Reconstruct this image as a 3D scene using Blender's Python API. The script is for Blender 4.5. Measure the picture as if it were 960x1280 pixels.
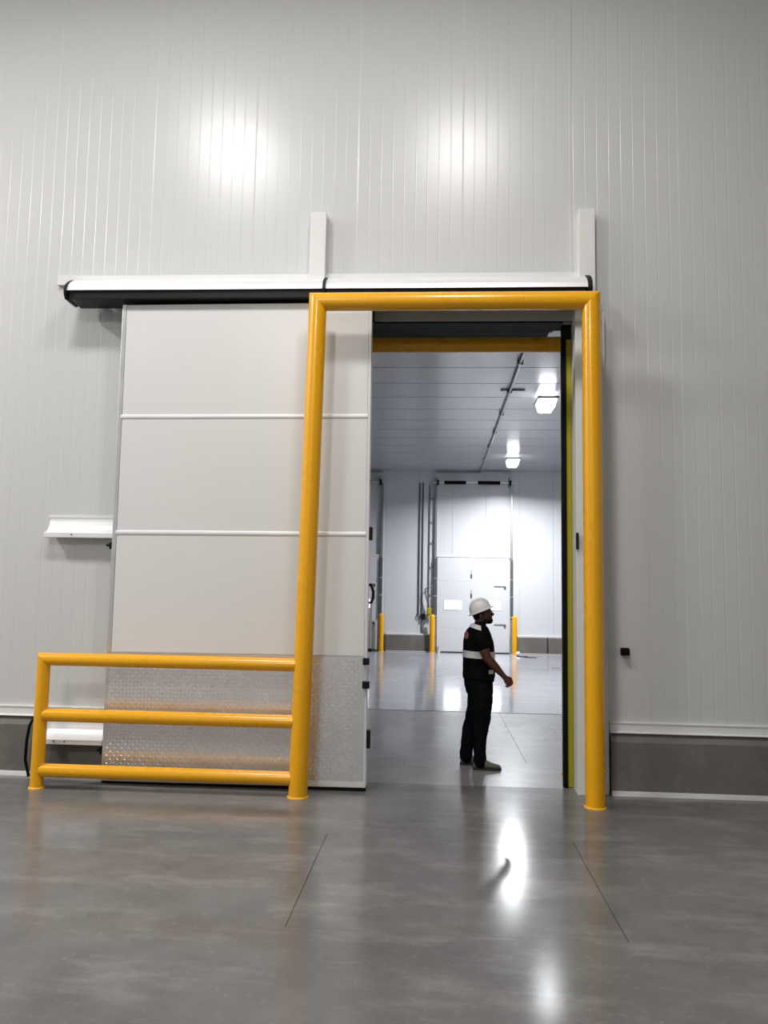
import bpy, bmesh, math, random
from mathutils import Vector, Matrix, noise

S = bpy.context.scene
for o in list(bpy.data.objects):
    bpy.data.objects.remove(o, do_unlink=True)
COL = S.collection
random.seed(7)
PI = math.pi

# ------------------------------------------------------------------ camera
F_PX, PITCH, YAW, ROLL, CAM_H = 996.28, 0.102469, 0.0652496, 0.0183191, 1.75
FW = Vector((-math.sin(YAW) * math.cos(PITCH), math.cos(YAW) * math.cos(PITCH), math.sin(PITCH)))
_r0 = Vector((math.cos(YAW), math.sin(YAW), 0)); _u0 = _r0.cross(FW)
RT = math.cos(ROLL) * _r0 + math.sin(ROLL) * _u0
UP = math.cos(ROLL) * _u0 - math.sin(ROLL) * _r0
cam_data = bpy.data.cameras.new('camera')
cam_data.sensor_fit = 'VERTICAL'; cam_data.sensor_height = 36.0
cam_data.lens = F_PX / 1280 * 36.0
cam_data.clip_end = 200
cam = bpy.data.objects.new('camera', cam_data); COL.objects.link(cam)
m3 = Matrix((RT, UP, -FW)).transposed()
cam.matrix_world = Matrix.Translation((0, 0, CAM_H)) @ m3.to_4x4()
S.camera = cam

def at(px, py, Y):
    """photo pixel -> point on the plane y = Y"""
    d = FW + RT * ((px - 480) / F_PX) + UP * ((640 - py) / F_PX)
    t = Y / d.y
    return Vector((d.x * t, Y, d.z * t + CAM_H))

# ------------------------------------------------------------------ world, exposure
w = bpy.data.worlds.new('world'); S.world = w; w.use_nodes = True
w.node_tree.nodes['Background'].inputs[0].default_value = (0.8, 0.85, 0.9, 1)
w.node_tree.nodes['Background'].inputs[1].default_value = 0.05
S.view_settings.view_transform = 'Standard'; S.view_settings.look = 'None'
S.view_settings.exposure = 0.13; S.view_settings.gamma = 1.0
S.view_settings.use_curve_mapping = False

# lamps of the two rooms: (x, y, lens height, watts[, beam spread in degrees])
HALL_LAMPS = [(-3.05, 3.9, 8.3, 125), (0.30, 3.8, 8.3, 100), (-9.3, 4.2, 8.3, 500), (-3.3, -4.5, 8.3, 420)]  # last entry is an unseen fill lamp, added to lift the ambient light
DOCK_LAMPS = [(2.11, 15.3, 5.34, 130, 135), (2.13, 22.2, 5.36, 400, 160)]

# ------------------------------------------------------------------ materials
def srgb(r, g, b):
    f = lambda c: (c / 255 / 12.92) if c <= 10 else ((c / 255 + 0.055) / 1.055) ** 2.4
    return (f(r), f(g), f(b), 1)

def mat(name, col, rough=0.5, metal=0.0, var=0.06, scale=3.0, bump=0.0, bscale=60.0, rvar=0.05, spec=0.5, coat=0.0, emit=None, estr=0.0):
    m = bpy.data.materials.new(name); m.use_nodes = True
    nt = m.node_tree; b = nt.nodes['Principled BSDF']
    tc = nt.nodes.new('ShaderNodeNewGeometry')
    n = nt.nodes.new('ShaderNodeTexNoise'); n.inputs['Scale'].default_value = scale; n.inputs['Detail'].default_value = 6
    nt.links.new(tc.outputs['Position'], n.inputs['Vector'])
    mx = nt.nodes.new('ShaderNodeMix'); mx.data_type = 'RGBA'
    mx.inputs[6].default_value = tuple(c * (1 - var) for c in col[:3]) + (1,)
    mx.inputs[7].default_value = tuple(min(1, c * (1 + var)) for c in col[:3]) + (1,)
    nt.links.new(n.outputs['Fac'], mx.inputs[0]); nt.links.new(mx.outputs[2], b.inputs['Base Color'])
    mr = nt.nodes.new('ShaderNodeMapRange'); mr.inputs[3].default_value = max(0.02, rough - rvar); mr.inputs[4].default_value = min(1, rough + rvar)
    nt.links.new(n.outputs['Fac'], mr.inputs[0]); nt.links.new(mr.outputs[0], b.inputs['Roughness'])
    b.inputs['Metallic'].default_value = metal; b.inputs['Specular IOR Level'].default_value = spec
    b.inputs['Coat Weight'].default_value = coat; b.inputs['Coat Roughness'].default_value = 0.12
    if bump:
        n2 = nt.nodes.new('ShaderNodeTexNoise'); n2.inputs['Scale'].default_value = bscale; n2.inputs['Detail'].default_value = 4
        nt.links.new(tc.outputs['Position'], n2.inputs['Vector'])
        bp = nt.nodes.new('ShaderNodeBump'); bp.inputs['Strength'].default_value = bump; bp.inputs['Distance'].default_value = 0.01
        nt.links.new(n2.outputs['Fac'], bp.inputs['Height']); nt.links.new(bp.outputs[0], b.inputs['Normal'])
    if emit:
        b.inputs['Emission Color'].default_value = emit; b.inputs['Emission Strength'].default_value = estr
    return m

def concrete(name, dark, light, rough0, rough1, spec=0.5):
    m = bpy.data.materials.new(name); m.use_nodes = True
    nt = m.node_tree; b = nt.nodes['Principled BSDF']; L = nt.links.new
    geo = nt.nodes.new('ShaderNodeNewGeometry')
    def nz(scale, det, rgh=0.55, dist=0.0):
        n = nt.nodes.new('ShaderNodeTexNoise'); n.inputs['Scale'].default_value = scale; n.inputs['Detail'].default_value = det
        n.inputs['Roughness'].default_value = rgh; n.inputs['Distortion'].default_value = dist
        L(geo.outputs['Position'], n.inputs['Vector']); return n
    a = nz(0.55, 6, 0.55, 0.3); c = nz(2.8, 9, 0.58, 0.0); e = nz(20, 8, 0.7)
    ramp = nt.nodes.new('ShaderNodeValToRGB'); ramp.color_ramp.elements[0].position = 0.25; ramp.color_ramp.elements[1].position = 0.75
    ramp.color_ramp.elements[0].color = dark; ramp.color_ramp.elements[1].color = light
    ad = nt.nodes.new('ShaderNodeMath'); ad.operation = 'MULTIPLY_ADD'; ad.inputs[1].default_value = 0.5
    hl = nt.nodes.new('ShaderNodeMath'); hl.operation = 'MULTIPLY'; hl.inputs[1].default_value = 0.5
    L(c.outputs['Fac'], hl.inputs[0]); L(a.outputs['Fac'], ad.inputs[0]); L(hl.outputs[0], ad.inputs[2]); L(ad.outputs[0], ramp.inputs[0])
    # pale scuffs and specks
    sp = nt.nodes.new('ShaderNodeValToRGB'); sp.color_ramp.elements[0].position = 0.56; sp.color_ramp.elements[1].position = 0.78
    L(e.outputs['Fac'], sp.inputs[0])
    sc = nt.nodes.new('ShaderNodeMath'); sc.operation = 'MULTIPLY'; sc.inputs[1].default_value = 0.45
    L(sp.outputs[0], sc.inputs[0])
    mx = nt.nodes.new('ShaderNodeMix'); mx.data_type = 'RGBA'
    mx.inputs[7].default_value = tuple(min(1, x * 1.5) for x in light[:3]) + (1,)
    # long worn streaks left by sweeping and trolleys
    mp_ = nt.nodes.new('ShaderNodeMapping'); mp_.inputs['Scale'].default_value = (1.0, 2.6, 1.0); mp_.inputs['Rotation'].default_value = (0, 0, 0.12)
    L(geo.outputs['Position'], mp_.inputs['Vector'])
    st = nt.nodes.new('ShaderNodeTexNoise'); st.inputs['Scale'].default_value = 1.4; st.inputs['Detail'].default_value = 9; st.inputs['Roughness'].default_value = 0.68
    L(mp_.outputs[0], st.inputs['Vector'])
    sr = nt.nodes.new('ShaderNodeMapRange'); sr.inputs[1].default_value = 0.50; sr.inputs[2].default_value = 0.78; sr.inputs[3].default_value = 0.0; sr.inputs[4].default_value = 0.60
    L(st.outputs['Fac'], sr.inputs[0])
    tot = nt.nodes.new('ShaderNodeMath'); tot.operation = 'ADD'; tot.use_clamp = True
    L(sc.outputs[0], tot.inputs[0]); L(sr.outputs[0], tot.inputs[1])
    L(tot.outputs[0], mx.inputs[0]); L(ramp.outputs[0], mx.inputs[6]); L(mx.outputs[2], b.inputs['Base Color'])
    mr = nt.nodes.new('ShaderNodeMapRange'); mr.inputs[1].default_value = 0.3; mr.inputs[2].default_value = 0.7
    mr.inputs[3].default_value = rough0; mr.inputs[4].default_value = rough1
    L(a.outputs['Fac'], mr.inputs[0]); L(mr.outputs[0], b.inputs['Roughness'])
    b.inputs['Specular IOR Level'].default_value = spec
    bp = nt.nodes.new('ShaderNodeBump'); bp.inputs['Strength'].default_value = 0.02; bp.inputs['Distance'].default_value = 0.01
    L(e.outputs['Fac'], bp.inputs['Height']); L(bp.outputs[0], b.inputs['Normal'])
    return m

M = {
 'panel': mat('panel_white', (0.60, 0.60, 0.595, 1), 0.28, 0, 0.006, 0.8, rvar=0.012, spec=0.45),
 'panel_far': mat('panel_far', (0.66, 0.665, 0.68, 1), 0.33, 0, 0.015, 0.8),
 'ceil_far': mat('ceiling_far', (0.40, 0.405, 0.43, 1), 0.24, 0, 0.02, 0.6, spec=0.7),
 'core': mat('core_grey', (0.42, 0.42, 0.42, 1), 0.5),
 'seam': mat('seam_sealant', (0.60, 0.60, 0.59, 1), 0.35),
 'glint_bead': mat('seam_glint_bead', (0.70, 0.70, 0.69, 1), 0.3),  # lighter tone stands in for the reflection along panel seams
 'plain': mat('plain_wall', (0.58, 0.58, 0.58, 1), 0.5),
 'trim': mat('trim_white', (0.72, 0.72, 0.70, 1), 0.35, 0, 0.03),
 'door': mat('door_white', (0.73, 0.725, 0.71, 1), 0.33, 0, 0.02, 1.2),
 'alu': mat('aluminium', (0.75, 0.76, 0.77, 1), 0.32, 0.85, 0.04, 6),
 'hood': mat('hood_aluminium', (0.86, 0.86, 0.87, 1), 0.40, 0.25, 0.03, 6),
 'tread': mat('tread_plate', (0.80, 0.80, 0.81, 1), 0.26, 0.80, 0.05, 5, rvar=0.06),
 'yellow': mat('safety_yellow', srgb(238, 170, 0), 0.28, 0, 0.05, 2.5, coat=0.25),
 'yellow_base': mat('yellow_base', srgb(235, 175, 40), 0.45),
 'lime': mat('lime_guide', srgb(172, 160, 8), 0.4, 0, 0.10, 4),
 'black': mat('black_rubber', (0.004, 0.004, 0.004, 1), 0.6, 0, 0.2, spec=0.12),
 'blackm': mat('black_metal', (0.006, 0.006, 0.007, 1), 0.45, 0.0, 0.2, spec=0.25),
 'steel': mat('galvanised', (0.38, 0.39, 0.41, 1), 0.42, 0.7, 0.1, 12),
 'dsteel': mat('dark_steel', (0.14, 0.145, 0.155, 1), 0.45, 0.5, 0.1, 12),
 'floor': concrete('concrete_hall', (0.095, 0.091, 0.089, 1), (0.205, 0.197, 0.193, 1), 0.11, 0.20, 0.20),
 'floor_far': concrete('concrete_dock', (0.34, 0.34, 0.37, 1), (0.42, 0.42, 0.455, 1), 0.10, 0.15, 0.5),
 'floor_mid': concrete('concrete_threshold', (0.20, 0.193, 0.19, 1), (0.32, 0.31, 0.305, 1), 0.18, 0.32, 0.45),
 'joint': mat('joint_filler', (0.035, 0.032, 0.032, 1), 0.7),
 'curb': concrete('concrete_curb', (0.12, 0.108, 0.098, 1), (0.19, 0.175, 0.16, 1), 0.65, 0.85, 0.3),
 'cove': mat('cove_sealant', (0.50, 0.50, 0.49, 1), 0.5, 0, 0.1),
 'housing': mat('lamp_housing', (0.25, 0.26, 0.27, 1), 0.4, 0.3),
 'lens': mat('lamp_lens', (0.9, 0.9, 0.9, 1), 0.3, emit=(1.0, 0.98, 0.95, 1), estr=14),
 'lens_dock': mat('lamp_lens_dock', (0.9, 0.9, 0.9, 1), 0.3, emit=(0.94, 0.97, 1.0, 1), estr=10),
 'lens_up': mat('lamp_lens_up', (0.9, 0.9, 0.9, 1), 0.3, emit=(0.94, 0.97, 1.0, 1), estr=7),
 'window': mat('lit_window', (0.9, 0.9, 0.9, 1), 0.3, emit=(0.95, 0.97, 1, 1), estr=5),
 'skin': mat('skin', srgb(86, 50, 38), 0.45, 0, 0.10, 14, bump=0.05),
 'hair': mat('hair_black', (0.006, 0.005, 0.005, 1), 0.7, spec=0.1),
 'shirt': mat('shirt_black', (0.004, 0.004, 0.005, 1), 0.8, 0, 0.2, 20, bump=0.25, bscale=45, spec=0.08),
 'vest': mat('vest_black', (0.004, 0.004, 0.005, 1), 0.75, 0, 0.2, 12, bump=0.25, bscale=30, spec=0.08),
 'pants': mat('trousers_navy', (0.0035, 0.004, 0.0065, 1), 0.8, 0, 0.25, 15, bump=0.3, bscale=35, spec=0.08),
 'reflective': mat('reflective_band', (0.78, 0.79, 0.77, 1), 0.4, 0, 0.05, 30),
 'emblem': mat('emblem_brown', srgb(150, 100, 75), 0.6, 0, 0.45, 60),
 'hat': mat('hard_hat_white', (0.90, 0.885, 0.87, 1), 0.28, 0, 0.02, 3),
 'shoe': mat('shoe_suede', srgb(104, 102, 92), 0.75, 0, 0.2, 30),
 'sole': mat('shoe_sole', (0.02, 0.019, 0.018, 1), 0.7),
 'eye': mat('eye_white', (0.7, 0.68, 0.65, 1), 0.2),
 'paper': mat('paper', (0.75, 0.74, 0.72, 1), 0.6, 0, 0.1, 20),
}

# ------------------------------------------------------------------ helpers
BASE = {}
def link(o): COL.objects.link(o); return o

def meshify(bm, name, smooth=False, auto=None):
    bmesh.ops.recalc_face_normals(bm, faces=bm.faces[:])
    me = bpy.data.meshes.new(name)
    if smooth:
        for f in bm.faces: f.smooth = True
        for e in bm.edges:
            if len(e.link_faces) == 2 and e.calc_face_angle(0) > (auto or math.radians(40)): e.smooth = False
    bm.to_mesh(me); bm.free(); return me

def obj(name, bm, m, parent=None, smooth=False):
    """bm in world coordinates -> ONE mesh object, child of parent"""
    base = BASE.get(parent, Vector()) if parent else Vector()
    if parent and base.length:
        for v in bm.verts: v.co -= base
    me = meshify(bm, name, smooth)
    me.materials.append(M[m])
    o = link(bpy.data.objects.new(name, me))
    if parent: o.parent = parent
    BASE[o] = base
    return o

def empty(name, loc):
    o = link(bpy.data.objects.new(name, None)); o.location = loc; o.empty_display_size = 0.1
    BASE[o] = Vector(loc); return o

def tag(o, label, cat, group=None):
    o['label'] = label; o['category'] = cat
    if group: o['group'] = group
    return o
def struct(o): o['kind'] = 'structure'; return o

def thing(name, loc, label, cat, group=None): return tag(empty(name, loc), label, cat, group)

def copy_tree(o, parent=None):
    c = o.copy(); link(c); c.parent = parent; BASE[c] = BASE.get(o, Vector())
    for ch in list(o.children): copy_tree(ch, c)
    return c

def NB(): return bmesh.new()

def box(bm, x0, x1, y0, y1, z0, z1, bev=0.0, seg=2):
    vs = [bm.verts.new(p) for p in ((x0,y0,z0),(x1,y0,z0),(x1,y1,z0),(x0,y1,z0),(x0,y0,z1),(x1,y0,z1),(x1,y1,z1),(x0,y1,z1))]
    fs = [bm.faces.new([vs[i] for i in q]) for q in ((0,3,2,1),(4,5,6,7),(0,1,5,4),(1,2,6,5),(2,3,7,6),(3,0,4,7))]
    if bev:
        es = list({e for f in fs for e in f.edges})
        bmesh.ops.bevel(bm, geom=es, offset=bev, segments=seg, affect='EDGES', profile=0.5)
    return bm
def bx(*a, **k): return box(NB(), *a, **k)

def loft(bm, rings, cap=True, closed=True):
    vr = [[bm.verts.new(p) for p in r] for r in rings]
    n = len(rings[0])
    for a, b in zip(vr, vr[1:]):
        for i in range(n if closed else n - 1):
            j = (i + 1) % n
            bm.faces.new((a[i], a[j], b[j], b[i]))
    if cap and closed:
        bm.faces.new(vr[0][::-1]); bm.faces.new(vr[-1])
    return bm

def prism_x(bm, prof, x0, x1):
    """closed (y,z) profile pushed along x"""
    return loft(bm, [[(x0, y, z) for y, z in prof], [(x1, y, z) for y, z in prof]])

def frame_of(d):
    d = d.normalized(); a = Vector((0, 0, 1)) if abs(d.z) < 0.9 else Vector((0, 1, 0))
    u = d.cross(a).normalized(); return u, d.cross(u)

def cut_tube(bm, p0, p1, r, n0=None, n1=None, seg=32):
    """round bar from p0 to p1 whose ends lie in planes with normals n0, n1 (mitres)"""
    p0, p1 = Vector(p0), Vector(p1); d = (p1 - p0).normalized(); u, v = frame_of(d)
    n0 = Vector(n0) if n0 else d; n1 = Vector(n1) if n1 else d
    ra, rb = [], []
    for i in range(seg):
        a = 2 * PI * i / seg; off = u * (math.cos(a) * r) + v * (math.sin(a) * r)
        ra.append(p0 + off - d * (off.dot(n0) / d.dot(n0)))
        rb.append(p1 + off - d * (off.dot(n1) / d.dot(n1)))
    return loft(bm, [ra, rb])

def tube(bm, pts, rad, seg=10, caps=True):
    """round bar along a polyline; rad one number or one per point"""
    pts = [Vector(p) for p in pts]
    rad = [rad] * len(pts) if isinstance(rad, (int, float)) else rad
    rings = []; u = None
    for i, p in enumerate(pts):
        d = (pts[min(i + 1, len(pts) - 1)] - pts[max(i - 1, 0)]).normalized()
        if u is None: u, v = frame_of(d)
        else:
            u = (u - d * u.dot(d)).normalized(); v = d.cross(u)
        rings.append([p + u * (math.cos(2 * PI * k / seg) * rad[i]) + v * (math.sin(2 * PI * k / seg) * rad[i]) for k in range(seg)])
    return loft(bm, rings, caps)

def lathe(bm, c, prof, seg=24):
    """(r, z) profile turned about the vertical through c"""
    return loft(bm, [[(c[0] + r * math.cos(2 * PI * k / seg), c[1] + r * math.sin(2 * PI * k / seg), c[2] + z) for k in range(seg)] for r, z in prof])

def ball(bm, c, rx, ry=None, rz=None, seg=16, rot=None):
    ry = rx if ry is None else ry; rz = rx if rz is None else rz
    m = Matrix.Translation(c) @ (rot.to_4x4() if rot else Matrix()) @ Matrix.Diagonal((rx, ry, rz, 1))
    bmesh.ops.create_uvsphere(bm, u_segments=seg, v_segments=max(6, seg // 2 + 2), radius=1, matrix=m); return bm

def remeshed(bm, voxel, it=4):
    """union of the lumps in bm as one continuous smooth surface"""
    bmesh.ops.recalc_face_normals(bm, faces=bm.faces[:])
    me = bpy.data.meshes.new('tmp'); bm.to_mesh(me); bm.free()
    o = link(bpy.data.objects.new('tmp', me))
    r = o.modifiers.new('r', 'REMESH'); r.mode = 'VOXEL'; r.voxel_size = voxel
    if it:
        s = o.modifiers.new('s', 'SMOOTH'); s.factor = 0.5; s.iterations = it
    dg = bpy.context.evaluated_depsgraph_get(); dg.update()
    out = NB(); out.from_mesh(o.evaluated_get(dg).to_mesh())
    bpy.data.objects.remove(o, do_unlink=True); bpy.data.meshes.remove(me)
    return out

# ================================================================== THE SETTING
WY, WB = 7.54, 7.74            # front and back face of the partition wall
OX0, OX1, OZ = -1.10, 1.30, 4.40
HX0, HX1, HY0, HTOP = -11.0, 8.0, -9.0, 9.2     # hall
DX0, DX1, DY1, DTOP = -13.0, 9.0, 24.90, 5.65   # dock room

# floors: slabs over a recessed joint bed
fl = struct(obj('floor', bx(HX0, HX1, HY0, 7.64, -0.30, -0.012), 'joint'))
g = 0.0021
J1, J2, JY, JA = -0.765, 1.01, 4.35, 6.00
for s in ((HX0, J1 - g, HY0, 7.64), (J1 - g, J2 + g, HY0, JY - g * 0.35), (J1 + g, J2 - g, JY + g * 0.35, JA),
          (J1 - g, J2 + g, JA, 7.64), (J2 + g, HX1, HY0, 6.03), (J2 + g, HX1, 6.034, 7.64)):
    obj('floor_slab', bx(s[0], s[1], s[2], s[3], -0.2, 0.0), 'floor', fl)
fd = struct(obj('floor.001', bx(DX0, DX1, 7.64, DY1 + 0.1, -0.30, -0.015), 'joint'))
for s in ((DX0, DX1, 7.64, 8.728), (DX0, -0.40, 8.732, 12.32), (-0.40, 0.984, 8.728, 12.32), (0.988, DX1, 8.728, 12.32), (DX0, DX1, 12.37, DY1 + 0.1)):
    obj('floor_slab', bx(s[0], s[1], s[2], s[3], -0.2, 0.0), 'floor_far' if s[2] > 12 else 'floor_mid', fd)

# partition wall: insulated core and ribbed panels
bm = NB()
box(bm, HX0, OX0, WY + 0.012, WB, 0, HTOP); box(bm, OX1, HX1, WY + 0.012, WB, 0, HTOP); box(bm, OX0, OX1, WY + 0.012, WB, OZ, HTOP)
wf = struct(obj('wall_front', bm, 'seam'))

def ribbed_panel(width, z0, z1, ribs=9):
    g_, d_ = 0.0055, 0.0010
    pts = [(0.0006, 0.022), (0.0006, 0.0035), (0.003, 0.001), (0.008, 0.0)]
    step = 1.039 / ribs
    k = 1
    while step * k < width - 0.03:
        c = step * k
        pts += [(c - g_, 0.0), (c - g_ * 0.4, d_), (c + g_ * 0.4, d_), (c + g_, 0.0)]
        k += 1
    pts += [(width - 0.008, 0.0), (width - 0.003, 0.001), (width - 0.0006, 0.0035), (width - 0.0006, 0.022)]
    bm = NB()
    lo = [bm.verts.new((x, y, z0)) for x, y in pts]; hi = [bm.verts.new((x, y, z1)) for x, y in pts]
    for i in range(len(pts) - 1): bm.faces.new((lo[i], lo[i + 1], hi[i + 1], hi[i]))
    bm.faces.new([lo[0], lo[-1], hi[-1], hi[0]][::-1]); bm.faces.new(lo[::-1]); bm.faces.new(hi)
    return bm
PMESH = {}
def panel(x, width, z0, z1):
    key = (round(width, 3), z0, z1)
    if key not in PMESH:
        me = meshify(ribbed_panel(width, z0, z1), 'wall_panel'); me.materials.append(M['panel']); PMESH[key] = me
    o = link(bpy.data.objects.new('wall_panel', PMESH[key])); o.parent = wf; o.location = (x, WY, 0)
    o.rotation_euler.z = random.uniform(-0.0007, 0.0007)
PW = 1.043
for k in range(-10, 8):
    x = 0.229 + PW * k
    if x < HX0 - 0.5 or x > HX1 - 0.2: continue
    if k in (-1, 0): panel(x, PW, 4.62, HTOP)
    elif k == -2:
        panel(x, PW, 4.62, HTOP); panel(x, OX0 - x, 0.5, 4.62)
    elif k == 1: panel(OX1, PW - 0.028, 0.5, HTOP)
    else: panel(x, PW, 0.5, HTOP)
for k in range(-10, 8):
    x = 0.229 + PW * k
    if x < HX0 + 0.1: continue
    key = 'hi' if k in (-1, 0, 1) else 'lo'
    z0_ = 4.62 if key == 'hi' else 0.5
    bm = NB(); prof = [(x - 0.005, WY + 0.004), (x - 0.0035, WY - 0.001), (x, WY - 0.0022), (x + 0.0035, WY - 0.001), (x + 0.005, WY + 0.004)]
    loft(bm, [[(a, b, z0_) for a, b in prof], [(a, b, HTOP) for a, b in prof]])
    obj('seam_glint_bead', bm, 'glint_bead', wf, True)  # added bead, shaped and coloured to give the bright glint on each seam
struct(obj('trim_1', bx(1.274, 1.298, 7.541, 7.56, 4.62, HTOP), 'panel'))
struct(obj('trim_2', bx(OX0, OX1, WY + 0.001, WY + 0.04, OZ, 4.62), 'core'))     # head panel over the opening

# concrete kerbs, white base trims and floor sealant
kerb = [(7.60, 0), (7.47, 0), (7.47, 0.462), (7.475, 0.470), (7.522, 0.532), (7.60, 0.532)]
base_trim = [(7.552, 0.535), (7.490, 0.535), (7.486, 0.541), (7.490, 0.548), (7.514, 0.552), (7.516, 0.612), (7.508, 0.622), (7.510, 0.632), (7.552, 0.634)]
cove = [(7.468, 0), (7.425, 0), (7.43, 0.008), (7.455, 0.018), (7.4695, 0.036)]
for side, x0, x1, nn in (('left', HX0, -1.28, 3), ('right', 1.60, HX1, 4)):
    b_ = struct(obj('baseboard_' + side, prism_x(NB(), kerb, x0, x1), 'curb'))
    obj('floor_sealant', prism_x(NB(), cove, x0, x1), 'cove', b_)
    struct(obj('trim_%d' % nn, prism_x(NB(), base_trim, x0, x1), 'trim'))

# casing posts either side of the opening (they carry the track)
for nn, x0, x1, xa, xb in ((5, -1.262, -1.105, -1.262, -1.105), (6, 1.292, 1.535, 1.338, 1.492)):
    t = struct(obj('trim_%d' % nn, bx(x0, x1, 7.40, 7.545, 0, 4.60, bev=0.004), 'trim'))
    obj('upper_post', bx(xa, xb, 7.43, 7.545, 4.60, 5.475, bev=0.006), 'trim', t)
    if nn == 6:
        obj('latch', bx(1.287, 1.305, 7.36, 7.41, 2.19, 2.34, bev=0.004), 'blackm', t)
        obj('edge_strip', bx(1.536, 1.575, 7.455, 7.54, 0, 4.45), 'trim', t)

# rest of the hall
struct(obj('wall_left', bx(HX0 - 0.2, HX0, HY0, WB, 0, HTOP), 'plain'))
struct(obj('wall_right', bx(HX1, HX1 + 0.2, HY0, WB, 0, HTOP), 'plain'))
struct(obj('wall_back', bx(HX0 - 0.2, HX1 + 0.2, HY0 - 0.2, HY0, 0, HTOP), 'plain'))
struct(obj('ceiling', bx(HX0 - 0.2, HX1 + 0.2, HY0 - 0.2, WB, HTOP, HTOP + 0.2), 'plain'))

# dock room shell
wd = struct(obj('wall_far', bx(DX0, DX1, DY1 + 0.012, DY1 + 0.25, 0, DTOP), 'core'))
me = meshify(bx(0.003, 1.037, 0, 0.02, 0.5, DTOP, bev=0.003, seg=1), 'wall_panel'); me.materials.append(M['panel_far'])
x = DX0
while x < DX1 - 0.1:
    o = link(bpy.data.objects.new('wall_panel', me)); o.parent = wd; o.location = (x, DY1, 0); x += 1.04
struct(obj('wall_left.001', bx(DX0 - 0.2, DX0, WB, DY1 + 0.2, 0, DTOP), 'panel_far'))
struct(obj('wall_right.001', bx(DX1, DX1 + 0.2, WB, DY1 + 0.2, 0, DTOP), 'panel_far'))
struct(obj('wall_dock_side', bx(DX0, OX0 - 0.4, WB, WB + 0.02, 0, DTOP), 'panel_far'))
struct(obj('wall_dock_side.001', bx(OX1 + 0.4, DX1, WB, WB + 0.02, 0, DTOP), 'panel_far'))
ce = struct(obj('ceiling.001', bx(DX0 - 0.2, DX1 + 0.2, WB, DY1 + 0.2, DTOP + 0.03, DTOP + 0.2), 'joint'))
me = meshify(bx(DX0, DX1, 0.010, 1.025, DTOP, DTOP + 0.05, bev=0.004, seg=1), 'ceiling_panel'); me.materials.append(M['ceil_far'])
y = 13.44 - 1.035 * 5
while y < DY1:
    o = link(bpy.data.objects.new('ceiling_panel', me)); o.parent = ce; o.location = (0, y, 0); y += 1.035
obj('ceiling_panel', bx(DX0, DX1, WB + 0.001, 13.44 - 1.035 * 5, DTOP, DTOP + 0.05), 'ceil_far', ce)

# far kerbs
for side, x0, x1 in (('far_left', DX0, -4.1), ('far_middle', -1.50, -0.15), ('far_right', 2.52, DX1)):
    b_ = struct(obj('baseboard_' + side, bx(x0, x1 if side != 'far_right' else 3.42, DY1 - 0.14, DY1 + 0.02, 0, 0.50, bev=0.012), 'curb'))
    if side == 'far_right': obj('kerb_block', bx(3.46, x1, DY1 - 0.14, DY1 + 0.02, 0, 0.50, bev=0.012), 'curb', b_)
    obj('white_ledge', bx(x0, x1, DY1 - 0.09, DY1 + 0.02, 0.502, 0.56, bev=0.008), 'trim', b_)
    obj('floor_sealant', bx(x0, x1, DY1 - 0.20, DY1 - 0.14, 0, 0.03, bev=0.01), 'cove', b_)

# ================================================================== SLIDING DOOR
DXL, DXR, DYF, DYB = -3.008, -0.594, 7.27, 7.385
sd = thing('sliding_door', (-1.8, 7.33, 0.0), 'tall white insulated sliding door with seamed sections and tread plate kick panel', 'door')
obj('core', bx(DXL + 0.01, DXR - 0.01, DYF + 0.012, DYB, 0.045, 4.488), 'door', sd)
for z0, z1 in ((1.182, 2.268), (2.304, 3.371), (3.407, 4.478)):
    obj('door_section', bx(DXL + 0.042, DXR - 0.03, DYF + 0.004, DYF + 0.02, z0, z1, bev=0.003), 'door', sd)
for z in (2.286, 3.389):
    obj('joint_strip', prism_x(NB(), [(DYF + 0.02, z - 0.022), (DYF + 0.003, z - 0.022), (DYF - 0.004, z - 0.014), (DYF - 0.006, z), (DYF - 0.004, z + 0.014), (DYF + 0.003, z + 0.022), (DYF + 0.02, z + 0.022)], DXL + 0.03, DXR - 0.028), 'hood', sd)
obj('edge_trim', bx(DXL, DXL + 0.040, DYF, DYB, 0.04, 4.49, bev=0.004), 'alu', sd)
obj('edge_trim', bx(DXR - 0.028, DXR, DYF, DYB, 0.04, 4.49, bev=0.004), 'trim', sd)
obj('bottom_rail', bx(DXL, DXR, DYF - 0.002, DYB, 0.025, 0.085, bev=0.004), 'trim', sd)
obj('bottom_gasket', bx(DXL + 0.01, DXR, DYF - 0.004, DYB, 0.003, 0.026, bev=0.003), 'black', sd)
obj('back_gasket', bx(DXR - 0.02, DXR + 0.012, DYB, DYB + 0.05, 4.33, 4.49), 'black', sd)
obj('side_gasket', bx(DXL + 0.004, DXL + 0.03, DYB, DYB + 0.03, 4.20, 4.49), 'black', sd)
kp = obj('kick_plate', bx(DXL + 0.03, DXR - 0.024, DYF - 0.003, DYF + 0.006, 0.082, 1.172), 'tread', sd)
bm = NB(); p = 0.034; ly = DYF - 0.003
nx = int((DXR - DXL - 0.08) / p); nz = int((1.172 - 0.10) / p)
for i in range(nx):
    for j in range(nz):
        cx = DXL + 0.05 + i * p; cz = 0.10 + j * p + 0.01
        s = 1 if (i + j) % 2 else -1
        a = Vector((0.0125, 0, 0.0125 * s)); b = Vector((-0.004 * s, 0, 0.004))
        c = Vector((cx, ly, cz))
        v = [bm.verts.new(c + q) for q in (a, b, -a, -b)] + [bm.verts.new(c + a * 0.45 + Vector((0, -0.0016, 0))), bm.verts.new(c - a * 0.45 + Vector((0, -0.0016, 0)))]
        for q in ((0, 4, 3), (0, 1, 4), (1, 5, 4), (1, 2, 5), (2, 3, 5), (3, 4, 5)): bm.faces.new([v[t] for t in q])
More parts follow.
